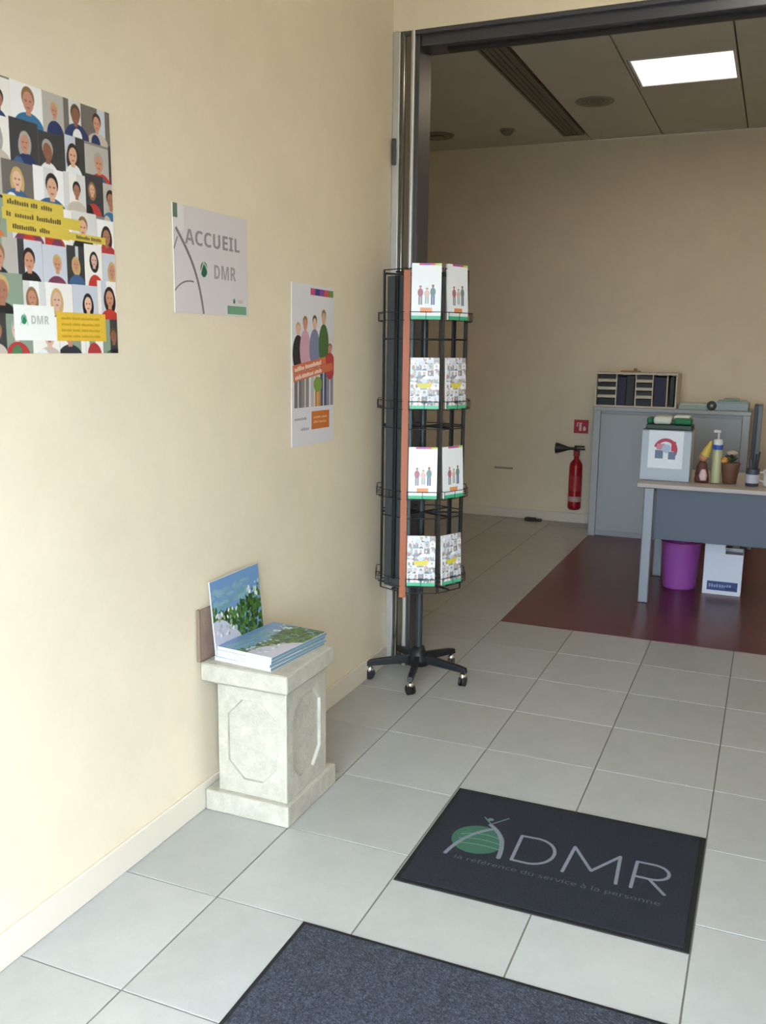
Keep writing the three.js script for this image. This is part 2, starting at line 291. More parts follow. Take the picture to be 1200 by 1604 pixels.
poster('people_poster', -1.438, -1.786, 1.134, 1.732, canvas(700, 1200, (g, w, h) => {
  g.fillStyle = '#dcd9dc'; g.fillRect(0, 0, w, h);
  const bandCol = ['#b8406a', '#3c3f86', '#8a4a9a', '#d14b5a', '#6a8a3c'];
  bandCol.forEach((c, i) => { g.fillStyle = c; g.fillRect(w * (0.42 + i * 0.11), h * 0.02, w * 0.115, h * 0.042); });
  const P = [[0.14, 0.24, '#1c1b1f', '#6f6a6c'], [0.3, 0.2, '#cf9fae', '#8b857f'], [0.52, 0.19, '#7b7f9c', '#b9b5b4'], [0.74, 0.15, '#4c6a3a', '#42506a'], [0.9, 0.36, '#b8403c', '#8a8790']];
  for (const [x, y, a, b] of P) standing(g, x * w, y * h, w * 0.27, h * (0.76 - y), a, b);
  standing(g, 0.6 * w, 0.54 * h, w * 0.22, h * 0.22, '#7f9a3a', '#c98b3c');
  g.fillStyle = '#d0714c'; g.save(); g.translate(w * 0.02, h * 0.52); g.rotate(-0.13); g.fillRect(0, -h * 0.02, w * 0.78, h * 0.05); g.fillRect(0, h * 0.032, w * 0.95, h * 0.05);
  words(g, w * 0.04, -h * 0.008, 36, [[150, 22], [90, 22], [150, 0]], '#f3ddcd'); words(g, w * 0.04, h * 0.044, 34, [[90, 22], [180, 22], [120, 0]], '#f3ddcd'); g.restore();
  g.fillStyle = '#c8702f'; g.fillRect(w * 0.45, h * 0.79, w * 0.44, h * 0.115);
  words(g, w * 0.5, h * 0.82, 20, [[120, 16], [90, 0]], '#e9b58e'); words(g, w * 0.5, h * 0.85, 20, [[80, 16], [120, 0]], '#e9b58e');
  words(g, w * 0.06, h * 0.82, 22, [[110, 16], [60, 0]], '#8f8d92'); words(g, w * 0.2, h * 0.885, 24, [[130, 0]], '#8f8d92');
}), 'narrow poster of standing people with an orange box at its foot', -0.01);

// ---------------------------------------------------------------- pedestal with magazines
function frameWithOctagon(w, h, ow, oh, cut, depth) {   // flat face with an octagonal sinking, front at z = 0
  const s = new THREE.Shape([[-w / 2, -h / 2], [w / 2, -h / 2], [w / 2, h / 2], [-w / 2, h / 2]].map((p) => new THREE.Vector2(...p)));
  const a = ow / 2, b = oh / 2, o = [[-a, -b + cut], [-a + cut, -b], [a - cut, -b], [a, -b + cut], [a, b - cut], [a - cut, b], [-a + cut, b], [-a, b - cut]];
  s.holes.push(new THREE.Path(o.map((p) => new THREE.Vector2(...p))));
  const bev = 0.003, g = new THREE.ExtrudeGeometry(s, { depth: depth - bev, bevelEnabled: true, bevelThickness: bev, bevelSize: 0.003, bevelOffset: -0.003, bevelSegments: 2 });
  g.translate(0, 0, -depth); return g;
}
{
  const tone = noiseTex(256, [[6, 1], [15, 1], [50, 0.7], [110, 0.5]], 0.8, 1, true, [1, 0.99, 0.95]);
  const stone = mat('#cdc9c0', 0.75, 0, { map: tone, bumpMap: noiseTex(256, [[30, 1], [90, 1]], 0, 1), bumpScale: 0.0012 });
  const t = thing('pedestal', 'whitewashed stone-look pedestal with sunk octagonal panels against the wall', 'pedestal', [-0.15, 0, -0.97]);
  const L = (x) => x + 0.15, Z = (z) => z + 0.97;
  obj('plinth', uvm(bx(L(-0.303), L(0.005), 0, 0.072, Z(-1.155), Z(-0.81), 0.005), 3), stone, t);
  obj('shaft', uvm(bx(L(-0.252), L(-0.021), 0.072, 0.446, Z(-1.1), Z(-0.841)), 3), stone, t);
  const f1 = obj('sunk_panel', uvm(frameWithOctagon(0.251, 0.374, 0.178, 0.27, 0.055, 0.011), 3), stone, t); f1.position.set(L(-0.1365), 0.259, Z(-0.83));
  const f2 = obj('sunk_panel', uvm(frameWithOctagon(0.279, 0.374, 0.19, 0.27, 0.05, 0.014), 3), stone, t); f2.rotation.y = Math.PI / 2; f2.position.set(L(-0.01), 0.259, Z(-0.97));
  obj('neck', uvm(bx(L(-0.272), L(-0.003), 0.436, 0.452, Z(-1.117), Z(-0.822), 0.006), 3), stone, t);
  obj('cap', uvm(bx(L(-0.304), L(0.01), 0.449, 0.51, Z(-1.13), Z(-0.798), 0.007), 3), stone, t);
}
const coverTex = canvas(150, 106, (g, w, h) => {
  g.fillStyle = '#6f95bf'; g.fillRect(0, 0, w, h);
  for (let i = 0; i < 60; i++) { g.fillStyle = pick(['#7f9fae', '#6f9a9c', '#86a9b4', '#759cb6']); g.beginPath(); g.ellipse(w * rr(0, 0.75), h * rr(0.14, 0.4), rr(4, 12), rr(2, 5), 0, 0, 7); g.fill(); }
  for (let i = 0; i < 420; i++) { const x = rnd(), y = rr(0.36 + 0.12 * Math.sin(x * 4), 1.02); g.fillStyle = pick(['#3f6a24', '#2f5320', '#4f7a30', '#5f8638', '#24401a', '#46703a', '#2c4a24']); g.beginPath(); g.ellipse(x * w, y * h, rr(2, 7), rr(1.5, 5), rnd() * 3, 0, 7); g.fill(); }
  g.fillStyle = '#c6c4d2'; g.beginPath(); g.moveTo(0, h * 0.56); g.quadraticCurveTo(w * 0.2, h * 0.5, w * 0.36, h * 0.74); g.quadraticCurveTo(w * 0.5, h * 0.8, w * 0.56, h); g.lineTo(0, h); g.fill();
  for (let i = 0; i < 34; i++) { g.fillStyle = pick(['#d9d9e2', '#aeb6b8', '#eceaf0', '#8fa07e']); g.beginPath(); g.ellipse(w * rr(0.04, 0.5), h * rr(0.46, 0.8), rr(1.5, 5), rr(1.5, 4), 1, 0, 7); g.fill(); }
  for (let i = 0; i < 12; i++) { g.fillStyle = pick(['#cfdcd8', '#b0c6be', '#dfe6df']); g.beginPath(); g.arc(w * rr(0.72, 0.98), h * rr(0.24, 0.5), rr(1.5, 4), 0, 7); g.fill(); }
});
const cover = mat('#ffffff', 0.3, 0, { map: coverTex }), pages = mat('#e6eaea', 0.8);
function magazine(label, group, w = 0.3, d = 0.212, h = 0.009) {   // lies flat: cover up, base at y = 0
  const t = thing('magazine', label, 'magazine', [0, 0, 0], 0, group);
  obj('pages', bx(-w / 2 + 0.001, w / 2 - 0.001, 0.0006, h - 0.0006, -d / 2 + 0.001, d / 2 - 0.001, 0.001), pages, t);
  const c = obj('cover', bx(-w / 2, w / 2, h - 0.0006, h, -d / 2, d / 2), pages, t);
  const p = obj('cover_print', plane(w - 0.002, d - 0.002), cover, c); p.rotation.x = -Math.PI / 2; p.position.y = h + 0.0004;
  obj('back_cover', bx(-w / 2, w / 2, 0, 0.0006, -d / 2, d / 2), pages, t);
  obj('spine', bx(-w / 2, w / 2, 0.0006, h - 0.0006, d / 2 - 0.0009, d / 2), mat('#6d8796', 0.4), t);
  return t;
}
['bottom magazine of the stack lying on the pedestal', 'second lowest magazine of the stack lying on the pedestal', 'second highest magazine of the stack lying on the pedestal', 'topmost magazine lying on the pedestal stack, green landscape cover'].forEach((l, i) => {
  const m = magazine(l, 'magazines lying on the pedestal', 0.31, 0.222, 0.0105);
  m.position.set(-0.152 + 0.002 * (i % 2), 0.51 + i * 0.0107, -0.984 - 0.003 * i); m.rotation.y = Math.PI / 2 - 0.12 + [0.02, -0.015, 0.01, 0][i];
});
{
  const m = magazine('landscape magazine standing upright against the wall on the pedestal', undefined, 0.3, 0.24, 0.0035);
  m.rotation.order = 'YXZ'; m.rotation.set(Math.PI / 2 - 0.09, Math.PI / 2, 0.0);
  m.position.set(-0.284, 0.644, -0.99);
  const t = thing('wooden_board', 'small greyish brown board behind the upright magazine', 'board', [-0.309, 0.51, -0.955]);
  obj('panel', uvm(bx(-0.004, 0.004, 0, 0.168, -0.12, 0.155, 0.002), 4), mat('#a0897a', 0.7, 0, { map: noiseTex(128, [[4, 1], [40, 0.8]], 0.85, 1, true) }), t);
  obj('edge_strip', bx(-0.005, 0.0065, 0.0, 0.172, 0.15, 0.158, 0.002), mat('#85705f', 0.7), t);
}

// ---------------------------------------------------------------- door mats
const pile = noiseTex(512, [[256, 1], [128, 0.6], [12, 0.25]], 0, 1);
{
  const t = thing('door_mat', 'dark navy door mat with green leaf logo and DMR lettering', 'door mat', [0.8225, 0, -0.987]);
  obj('rubber_edge', bx(-0.4055, 0.4055, 0, 0.004, -0.3035, 0.3035, 0.0015), mat('#0d0e12', 0.7), t);
  const tex = canvas(1624, 1214, (g, w, h) => {
    g.fillStyle = '#141722'; g.fillRect(0, 0, w, h);
    for (let i = 0; i < 26000; i++) { g.fillStyle = pick(['#1a1d2a', '#10121b', '#181b27', '#1e2130']); g.fillRect(rnd() * w, rnd() * h, 4, 4); }
    const X = (u) => u * w, Y = (v) => v * h;
    g.fillStyle = '#345f4c'; g.beginPath(); g.ellipse(X(0.185), Y(0.505), X(0.105), Y(0.145), 0.12, 0, 7); g.fill();
    g.strokeStyle = '#6d9a84'; g.lineWidth = 5; for (const k of [-0.3, 0.1, 0.5]) { g.beginPath(); g.moveTo(X(0.11), Y(0.52 + k * 0.12)); g.quadraticCurveTo(X(0.19), Y(0.46 + k * 0.16), X(0.28), Y(0.5 + k * 0.12)); g.stroke(); }
    g.strokeStyle = '#757a85'; g.lineCap = 'round'; g.lineWidth = 26;
    g.beginPath(); g.moveTo(X(0.097), Y(0.7)); g.quadraticCurveTo(X(0.12), Y(0.47), X(0.225), Y(0.36)); g.stroke();
    g.lineWidth = 30; g.beginPath(); g.moveTo(X(0.2), Y(0.33)); g.quadraticCurveTo(X(0.29), Y(0.42), X(0.296), Y(0.635)); g.stroke();
    g.lineWidth = 10; g.strokeStyle = '#5d7a6d'; g.beginPath(); g.moveTo(X(0.16), Y(0.26)); g.lineTo(X(0.2), Y(0.32)); g.lineTo(X(0.255), Y(0.22)); g.stroke();
    g.fillStyle = '#5d7a6d'; g.beginPath(); g.arc(X(0.188), Y(0.272), 20, 0, 7); g.fill();
    g.strokeStyle = '#777b86'; g.lineWidth = 22; g.lineJoin = 'round';
    g.beginPath(); g.moveTo(X(0.345), Y(0.625)); g.lineTo(X(0.34), Y(0.37)); g.lineTo(X(0.41), Y(0.365)); g.bezierCurveTo(X(0.515), Y(0.38), X(0.515), Y(0.6), X(0.41), Y(0.625)); g.closePath(); g.stroke();
    g.beginPath(); g.moveTo(X(0.541), Y(0.625)); g.lineTo(X(0.552), Y(0.365)); g.lineTo(X(0.64), Y(0.56)); g.lineTo(X(0.727), Y(0.365)); g.lineTo(X(0.738), Y(0.625)); g.stroke();
    g.beginPath(); g.moveTo(X(0.792), Y(0.625)); g.lineTo(X(0.792), Y(0.375)); g.lineTo(X(0.86), Y(0.372)); g.bezierCurveTo(X(0.935), Y(0.385), X(0.93), Y(0.51), X(0.85), Y(0.515)); g.lineTo(X(0.8), Y(0.515)); g.moveTo(X(0.848), Y(0.517)); g.lineTo(X(0.91), Y(0.625)); g.stroke();
    g.fillStyle = '#4c505d'; g.font = '72px sans-serif'; const s = 'la référence du service à la personne', m = g.measureText(s).width;
    g.save(); g.translate(X(0.135), Y(0.728)); g.scale(X(0.77) / m, 0.8); g.fillText(s, 0, 0); g.restore();
  });
  obj('carpet', bx(-0.391, 0.391, 0.003, 0.0068, -0.289, 0.289, 0.002), mat('#141722', 0.95), t);
  const p = obj('carpet_print', plane(0.778, 0.574), mat('#ffffff', 0.95, 0, { map: tex, bumpMap: rep(pile, 2, 1.5), bumpScale: 0.002 }), t); p.rotation.x = -Math.PI / 2; p.position.y = 0.0072;
  const t2 = thing('door_mat', 'plain slate grey door mat cut by the bottom of the picture', 'door mat', [0.97, 0, 0.1]);
  obj('rubber_edge', bx(-0.696, 0.696, 0, 0.005, -0.504, 0.5, 0.0015), mat('#0e0f13', 0.7), t2);
  const speck = noiseTex(512, [[256, 1], [128, 1], [60, 0.4]], 0.25, 1, true);
  obj('carpet', uvm(bx(-0.683, 0.683, 0.003, 0.0085, -0.491, 0.487, 0.002), 1.8), mat('#535a6a', 0.95, 0, { map: speck, bumpMap: pile, bumpScale: 0.003 }), t2);
}

// ---------------------------------------------------------------- brochure carousel
const RK = [-0.104, -2.255], AP = 0.178, FW = 0.148;
const view = Math.atan2(1.312 - RK[0], 1.554 - RK[1]);              // direction from rack to camera
const facetTurn = (i) => view + THREE.MathUtils.degToRad(1 + 45 * i);
const rows = [[1.62, 1.845], [1.252, 1.464], [0.869, 1.09], [0.486, 0.706]];
{
  const t = thing('brochure_rack', 'black rotating wire brochure stand on five castors by the opening', 'brochure rack', [RK[0], 0, RK[1]]);
  const grey = mat('#3a4145', 0.4, 0.4), blk = mat('#1c2026', 0.45, 0.2);
  obj('pole', cyl(0.0155, 0.0155, 0.07, 1.8, 0, 0, 20), grey, t);
  obj('hub', lathe([[0, 0.065], [0.05, 0.065], [0.052, 0.1], [0.034, 0.125], [0.026, 0.15], [0, 0.15]], 28), blk, t);
  for (let k = 0; k < 5; k++) {
    const a = THREE.MathUtils.degToRad(6 + 72 * k), c = Math.cos(a), s = Math.sin(a), R = 0.225;
    const sh = new THREE.Shape([[0.03, 0.078], [0.03, 0.112], [R - 0.02, 0.09], [R + 0.012, 0.083], [R + 0.015, 0.066], [R - 0.02, 0.068]].map((p) => new THREE.Vector2(...p)));
    const g = new THREE.ExtrudeGeometry(sh, { depth: 0.018, bevelEnabled: true, bevelSize: 0.003, bevelThickness: 0.003, bevelSegments: 2 }); g.translate(0, 0, -0.009); g.rotateY(-a);
    const arm = obj('base_arm', g, blk, t);
    const w = new THREE.CylinderGeometry(0.0235, 0.0235, 0.011, 22); w.rotateZ(Math.PI / 2);
    for (const d of [-0.009, 0.009]) { const q = w.clone(); q.translate(d, 0, 0); q.rotateY(k * 0.9); q.translate(c * R, 0.0235, s * R); obj('castor_wheel', q, M.black, arm); }
    const hd = new THREE.SphereGeometry(0.0165, 16, 12); hd.scale(1, 1.1, 1); hd.translate(c * R, 0.045, s * R);
    obj('castor_hood', hd, M.chrome, arm); obj('castor_stem', cyl(0.006, 0.006, 0.045, 0.07, c * R, s * R, 10), M.chrome, arm);
  }
  // top and bottom rings of bars, one wire panel per facet
  for (const y of [0.455, 0.78, 1.165, 1.54, 1.815]) {
    const g = []; for (let i = 0; i < 8; i++) { const a = facetTurn(i), s = Math.sin(a), c = Math.cos(a); g.push(bar([s * 0.014, y, c * 0.014], [s * AP, y, c * AP], 0.004)); }
    obj('spoke_ring', g, M.wire, t);
  }
  for (let i = 0; i < 8; i++) {
    const f = new THREE.Group(); f.name = 'wire_panel'; f.rotation.y = facetTurn(i); t.add(f);
    const g = []; const y0 = 0.45, y1 = 1.825;
    for (const x of [-FW / 2 + 0.004, FW / 2 - 0.004]) g.push(bar([x, y0, AP], [x, y1, AP], 0.0028));
    for (const y of [y0, 0.78, 1.165, 1.54, y1]) g.push(bar([-FW / 2 + 0.004, y, AP], [FW / 2 - 0.004, y, AP], 0.0026));
    obj('wire_frame', g, M.wire, f);
    for (const [b] of i > 2 && i < 6 ? [] : rows) {
      const p = [], z = AP + 0.022, hw = 0.066;
      for (const y of [b - 0.004, b + 0.03]) p.push(bar([-hw, y, AP], [-hw, y, z], 0.0016), bar([-hw, y, z], [hw, y, z], 0.0016), bar([hw, y, z], [hw, y, AP], 0.0016));
      for (const x of [-hw, 0, hw]) p.push(bar([x, b - 0.004, z], [x, b + 0.03, z], 0.0012), bar([x, b - 0.004, AP], [x, b - 0.004, z], 0.0016));
      obj('wire_pocket', p, M.wire, f);
    }
    if (i === 1) obj('spine', bx(-0.011, 0.011, 0.47, 1.8, AP - 0.012, AP - 0.004, 0.002), M.wire, f);
    if (i === 7) { obj('back_plate', bx(-FW / 2 + 0.012, FW / 2 - 0.006, 0.46, 1.8, AP - 0.016, AP - 0.01, 0.002), mat('#4a5055', 0.45, 0.3), f); obj('spine', bx(-0.006, 0.012, 0.5, 1.8, AP - 0.008, AP + 0.002, 0.002), M.wire, f); }
    if (i === 0) { obj('orange_strip', bx(-FW / 2 - 0.02, -FW / 2 + 0.01, 0.43, 1.818, AP - 0.004, AP + 0.006, 0.003), mat('#ab6341', 0.5), f); obj('side_rail', bx(-FW / 2 + 0.011, -FW / 2 + 0.024, 0.44, 1.815, AP - 0.008, AP + 0.001, 0.002), mat('#39474a', 0.5, 0.2), f); }
  }
}
const leafletA = canvas(300, 540, (g, w, h) => {
  g.fillStyle = '#eef0f0'; g.fillRect(0, 0, w, h);
  ['#c24a86', '#9a5ab0', '#d0567a', '#b7c94a'].forEach((c, i) => { g.fillStyle = c; g.fillRect(w * (0.25 + i * 0.18), 0, w * 0.19, h * 0.035); });
  for (const [x, y, s, a, b] of [[0.3, 0.4, 0.34, '#a86a72', '#8c8a90'], [0.52, 0.44, 0.28, '#dcb7ae', '#a8b4b2'], [0.72, 0.38, 0.36, '#6d8a84', '#59648a']]) standing(g, x * w, y * h, w * 0.2, h * s, a, b);
  g.fillStyle = '#e8975e'; g.fillRect(w * 0.3, h * 0.79, w * 0.4, h * 0.09);
  g.fillStyle = '#35b07e'; g.fillRect(0, h * 0.935, w, h * 0.065);
});
const leafletB = canvas(300, 540, (g, w, h) => {
  for (let j = 0; j < 8; j++) for (let i = 0; i < 5; i++) portrait(g, i * w / 5, j * h / 8, w / 5, h / 8);
  g.fillStyle = 'rgba(232,232,240,0.45)'; g.fillRect(0, 0, w, h);
  for (let i = 0; i < 26; i++) { g.fillStyle = pick(['#f0f0f2', '#dcdce4', '#cfd4de']); g.beginPath(); g.ellipse(rnd() * w, rnd() * h, rr(14, 34), rr(14, 30), 0, 0, 7); g.fill(); }
  g.fillStyle = '#dccb45'; g.beginPath(); g.moveTo(w * 0.2, h * 0.5); g.lineTo(w * 0.8, h * 0.49); g.lineTo(w * 0.68, h * 0.58); g.lineTo(w * 0.34, h * 0.6); g.fill();
  g.fillStyle = '#3f5a5c'; g.beginPath(); g.ellipse(w * 0.5, h * 0.87, 34, 16, 0, 0, 7); g.fill();
  g.fillStyle = '#49b889'; g.fillRect(0, h * 0.935, w, h * 0.065);
});
{
  const mA = mat('#ffffff', 0.35, 0, { map: leafletA }), mB = mat('#ffffff', 0.35, 0, { map: leafletB }), edge = mat('#e6e6e4', 0.7);
  const rowName = ['top', 'second', 'third', 'lowest'];
  for (const [i, col] of [[0, 'next to the orange strip'], [1, 'in the right-hand column']]) rows.forEach(([b, tp], r) => {
    const isA = r % 2 === 0, h = tp - b, w = 0.122;
    const t = thing('brochure', `${isA ? 'white brochure with small figures' : 'grey collage brochure with yellow patch'} ${col}, ${rowName[r]} row of rack`, 'brochure', [RK[0], b, RK[1]], facetTurn(i), 'brochures on the carousel');
    const g = new THREE.Group(); g.name = 'leaflet_stack'; t.add(g); g.position.z = AP + 0.012; g.rotation.x = -0.03 - 0.02 * ((r + i) % 2);
    obj('pages', bx(-w / 2, w / 2, 0, h, -0.006, 0.003, 0.001), edge, g);
    const p = obj('cover_print', plane(w, h), isA ? mA : mB, g); p.position.set(0, h / 2, 0.0036);
  });
}

// ---------------------------------------------------------------- office: cabinet and what stands on it
{
  const met = mat('#a6abad', 0.45, 0.1), met2 = mat('#9ea4a7', 0.45, 0.1);
  const t = thing('low_cabinet', 'grey metal office cabinet against the back wall', 'cabinet', [0.58, 0.003, -6.14]);
  obj('carcass', bx(-0.58, 0.58, 0.04, 1.02, -0.235, 0.205, 0.003), met2, t);
  obj('top', bx(-0.59, 0.59, 1.02, 1.05, -0.24, 0.235, 0.004), met, t);
  obj('plinth', bx(-0.57, 0.57, 0, 0.04, -0.23, 0.19), met2, t);
  for (const s of [-1, 1]) obj('side_post', bx(s > 0 ? 0.53 : -0.585, s > 0 ? 0.585 : -0.53, 0.0, 1.02, 0.2, 0.232, 0.003), met, t);
  for (const s of [-1, 1]) { const d = obj('door', bx(s > 0 ? 0.003 : -0.528, s > 0 ? 0.528 : -0.003, 0.045, 0.995, 0.205, 0.222, 0.003), met2, t); obj('handle', bx(s > 0 ? 0.02 : -0.035, s > 0 ? 0.035 : -0.02, 0.5, 0.62, 0.222, 0.236, 0.003), mat('#5a6066', 0.4, 0.3), d); }
  const q = thing('folding_board', 'narrow dark grey board standing at the cabinet end', 'board', [1.2, 0.003, -6.02]);
  obj('panel', bx(-0.014, 0.014, 0, 1.1, -0.13, 0.13, 0.003), mat('#434d55', 0.5), q);
  obj('edge', bx(0.015, 0.045, 0, 1.1, -0.13, 0.13, 0.003), mat('#7c8994', 0.5), q);
}
{
  const t = thing('document_sorter', 'cream document sorter full of dark trays on the cabinet', 'document sorter', [0.303, 1.053, -6.1]);
  const body = mat('#cfc7b8', 0.6), dark = mat('#121318', 0.5), navy = mat('#23253a', 0.6);
  const W = 0.315, Hh = 0.272, D = 0.15;
  obj('shell', [bx(-W, W, 0, 0.012, -D, D), bx(-W, W, Hh - 0.014, Hh, -D, D), bx(-W, -W + 0.012, 0.012, Hh - 0.014, -D, D), bx(W - 0.012, W, 0.012, Hh - 0.014, -D, D), bx(-W, W, 0.012, Hh - 0.014, -D, -D + 0.008)], body, t);
  const cols = [-0.3, -0.15, 0.0, 0.13, 0.24, 0.303];
  for (const x of cols.slice(1, 5)) obj('divider', bx(x - 0.004, x + 0.004, 0.012, Hh - 0.014, -D + 0.02, D - 0.004), body, t);
  for (const c of [0, 2]) for (let k = 0; k < 4; k++) {
    if (k) obj('shelf', bx(cols[c] + 0.004, cols[c + 1] - 0.004, 0.01 + k * 0.0625, 0.032 + k * 0.0625, -D + 0.02, D - 0.002), body, t);
    obj('tray', bx(cols[c] + 0.008, cols[c + 1] - 0.008, 0.034 + k * 0.0625 - (k ? 0 : 0.02), 0.064 + k * 0.0625, -D + 0.02, D - 0.02), dark, t);
  }
  obj('folder', bx(-0.14, -0.075, 0.013, 0.235, -D + 0.02, D - 0.012), navy, t); obj('folder', bx(-0.07, -0.012, 0.013, 0.245, -D + 0.02, D - 0.006), dark, t);
  obj('folder', bx(0.01 + 0.13, 0.235, 0.013, 0.24, -D + 0.02, D - 0.008), mat('#2a2b45', 0.6), t); obj('folder', bx(0.262, 0.292, 0.013, 0.24, -D + 0.02, D - 0.01), dark, t);
  const s = thing('wooden_tray', 'thin tan object lying on top of the document sorter', 'tray', [0.24, 1.325, -6.1]);
  obj('dish', bx(-0.075, 0.07, 0, 0.012, -0.05, 0.05, 0.004), mat('#b08a63', 0.6), s); obj('knob', lathe([[0, 0.034], [0.012, 0.03], [0.016, 0.02], [0.01, 0.012], [0, 0.012]], 16), mat('#a87b52', 0.6), s).position.x = 0.035;
  const f = thing('paper_tray', 'pale blue flat file tray at the right of the cabinet top', 'file tray', [1.02, 1.053, -6.08]);
  obj('tray_body', bx(-0.115, 0.125, 0, 0.062, -0.13, 0.13, 0.006), mat('#a3b4bd', 0.5), f); obj('paper', bx(-0.1, 0.11, 0.0625, 0.072, -0.12, 0.12, 0.002), mat('#9fb8b2', 0.7), f); obj('lid', bx(-0.06, 0.05, 0.072, 0.088, -0.06, 0.06, 0.004), mat('#8aa39c', 0.6), f);
  const fo = thing('folder', 'pale green folder lying flat between sorter and file tray', 'folder', [0.745, 1.053, -6.1]);
  obj('sleeve', bx(-0.11, 0.11, 0, 0.03, -0.13, 0.13, 0.004), mat('#a9bfc0', 0.6), fo); obj('papers', bx(-0.1, 0.1, 0.0305, 0.045, -0.12, 0.12, 0.002), mat('#c3d3c6', 0.8), fo);
  const tp = thing('tape_dispenser', 'small dark round object in front of the file tray', 'tape roll', [0.88, 1.053, -5.945]);
  const ring = new THREE.TorusGeometry(0.024, 0.012, 10, 24); ring.translate(0, 0.036, 0);
  obj('roll', ring, mat('#3c474c', 0.5), tp); obj('core', new THREE.TorusGeometry(0.014, 0.004, 8, 20).translate(0, 0.036, 0), mat('#7d8b90', 0.5), tp);
}
// ---------------------------------------------------------------- fire extinguisher, sign, small things at the back wall
{
  const red = mat('#a3121f', 0.3), t = thing('fire_extinguisher', 'slim red fire extinguisher with black horn on the back wall', 'fire extinguisher', [-0.208, 0.13, ZB + 0.085]);
  obj('cylinder', lathe([[0, 0], [0.04, 0.002], [0.054, 0.018], [0.055, 0.03], [0.055, 0.375], [0.05, 0.405], [0.03, 0.432], [0.02, 0.44], [0.02, 0.47], [0, 0.47]], 32), red, t);
  obj('band', cyl(0.0556, 0.0556, 0.075, 0.12, 0, 0, 32), mat('#c9a9a4', 0.5), t);
  obj('label', cyl(0.0556, 0.0556, 0.17, 0.3, 0, 0, 32), mat('#b0353d', 0.45), t);
  obj('valve', bx(-0.024, 0.024, 0.465, 0.515, -0.02, 0.02, 0.006), mat('#8d1420', 0.4), t);
  obj('lever', [bx(-0.03, 0.07, 0.52, 0.534, -0.011, 0.011, 0.004), bx(-0.02, 0.065, 0.545, 0.557, -0.011, 0.011, 0.004), bx(-0.02, 0.0, 0.515, 0.556, -0.009, 0.009, 0.003)], M.black, t);
  const horn = lathe([[0.012, 0], [0.016, 0.02], [0.03, 0.06], [0.046, 0.12], [0.046, 0.124], [0.04, 0.12], [0.01, 0.02]], 24); horn.rotateZ(Math.PI / 2); horn.translate(-0.055, 0.53, 0.01);
  obj('horn', horn, M.black, t); obj('horn_pipe', bar([0.0, 0.53, 0.0], [-0.06, 0.53, 0.01], 0.011, 12), M.black, t);
  obj('wall_bracket', bx(-0.02, 0.02, 0.2, 0.42, -0.085, -0.052, 0.003), M.track, t);
  const s = thing('extinguisher_sign', 'small red square sign above the fire extinguisher', 'sign', [-0.196, 0.845, ZB + 0.002]);
  obj('plate', bx(-0.062, 0.062, -0.058, 0.058, -0.002, 0.002, 0.001), mat('#b01c30', 0.45), s);
  const p = obj('print', plane(0.12, 0.112), mat('#ffffff', 0.45, 0, { map: canvas(128, 128, (g, w, h) => { g.fillStyle = '#b01c30'; g.fillRect(0, 0, w, h); g.fillStyle = '#e9c9cc'; g.fillRect(46, 44, 22, 62); g.beginPath(); g.arc(57, 44, 11, 0, 7); g.fill(); g.fillRect(30, 26, 44, 8); g.fillRect(24, 26, 9, 40); g.beginPath(); g.moveTo(84, 104); g.quadraticCurveTo(74, 78, 96, 56); g.quadraticCurveTo(116, 84, 104, 104); g.fill(); }) }), s); p.position.z = 0.0025;
  const a = thing('power_adapter', 'small dark adapter lying on the floor by the back wall', 'adapter', [-0.56, 0, -6.33]);
  obj('case', bx(-0.075, 0.02, 0, 0.028, -0.03, 0.03, 0.006), mat('#2c322c', 0.6), a); obj('plug', bx(0.03, 0.075, 0, 0.022, -0.02, 0.02, 0.005), mat('#3a4038', 0.6), a); obj('cable', bar([0.02, 0.012, 0], [0.03, 0.012, 0], 0.004), M.black, a);
  const w = thing('cable_trunking', 'short thin grey trunking strip low on the back wall', 'cable trunking', [-0.87, 0.445, ZB + 0.006]);
  obj('strip', bx(-0.085, 0.085, -0.008, 0.008, -0.006, 0.006, 0.002), mat('#9a9285', 0.6), w);
}
// ---------------------------------------------------------------- desk
{
  const top = mat('#b6aca8', 0.45), leg = mat('#8b9097', 0.45, 0.3), panel = mat('#545d6b', 0.5, 0.1);
  const t = thing('desk', 'grey office desk with modesty panel standing on dark red floor', 'desk', [1.42, 0.003, -4.385]);
  obj('table_top', bx(-0.81, 0.81, 0.702, 0.728, -0.4, 0.4, 0.005), top, t);
  for (const sx of [-1, 1]) for (const sz of [-1, 1]) obj('leg', bx(sx > 0 ? 0.71 : -0.77, sx > 0 ? 0.77 : -0.71, 0, 0.702, sz > 0 ? 0.335 : -0.385, sz > 0 ? 0.385 : -0.335, 0.008), leg, t);
  obj('rail', [bx(-0.71, 0.71, 0.64, 0.702, -0.37, -0.35), bx(-0.755, -0.735, 0.64, 0.702, -0.335, 0.335), bx(0.735, 0.755, 0.64, 0.702, -0.335, 0.335)], leg, t);
  obj('modesty_panel', bx(-0.708, 0.708, 0.385, 0.7, 0.305, 0.322, 0.003), panel, t);
}
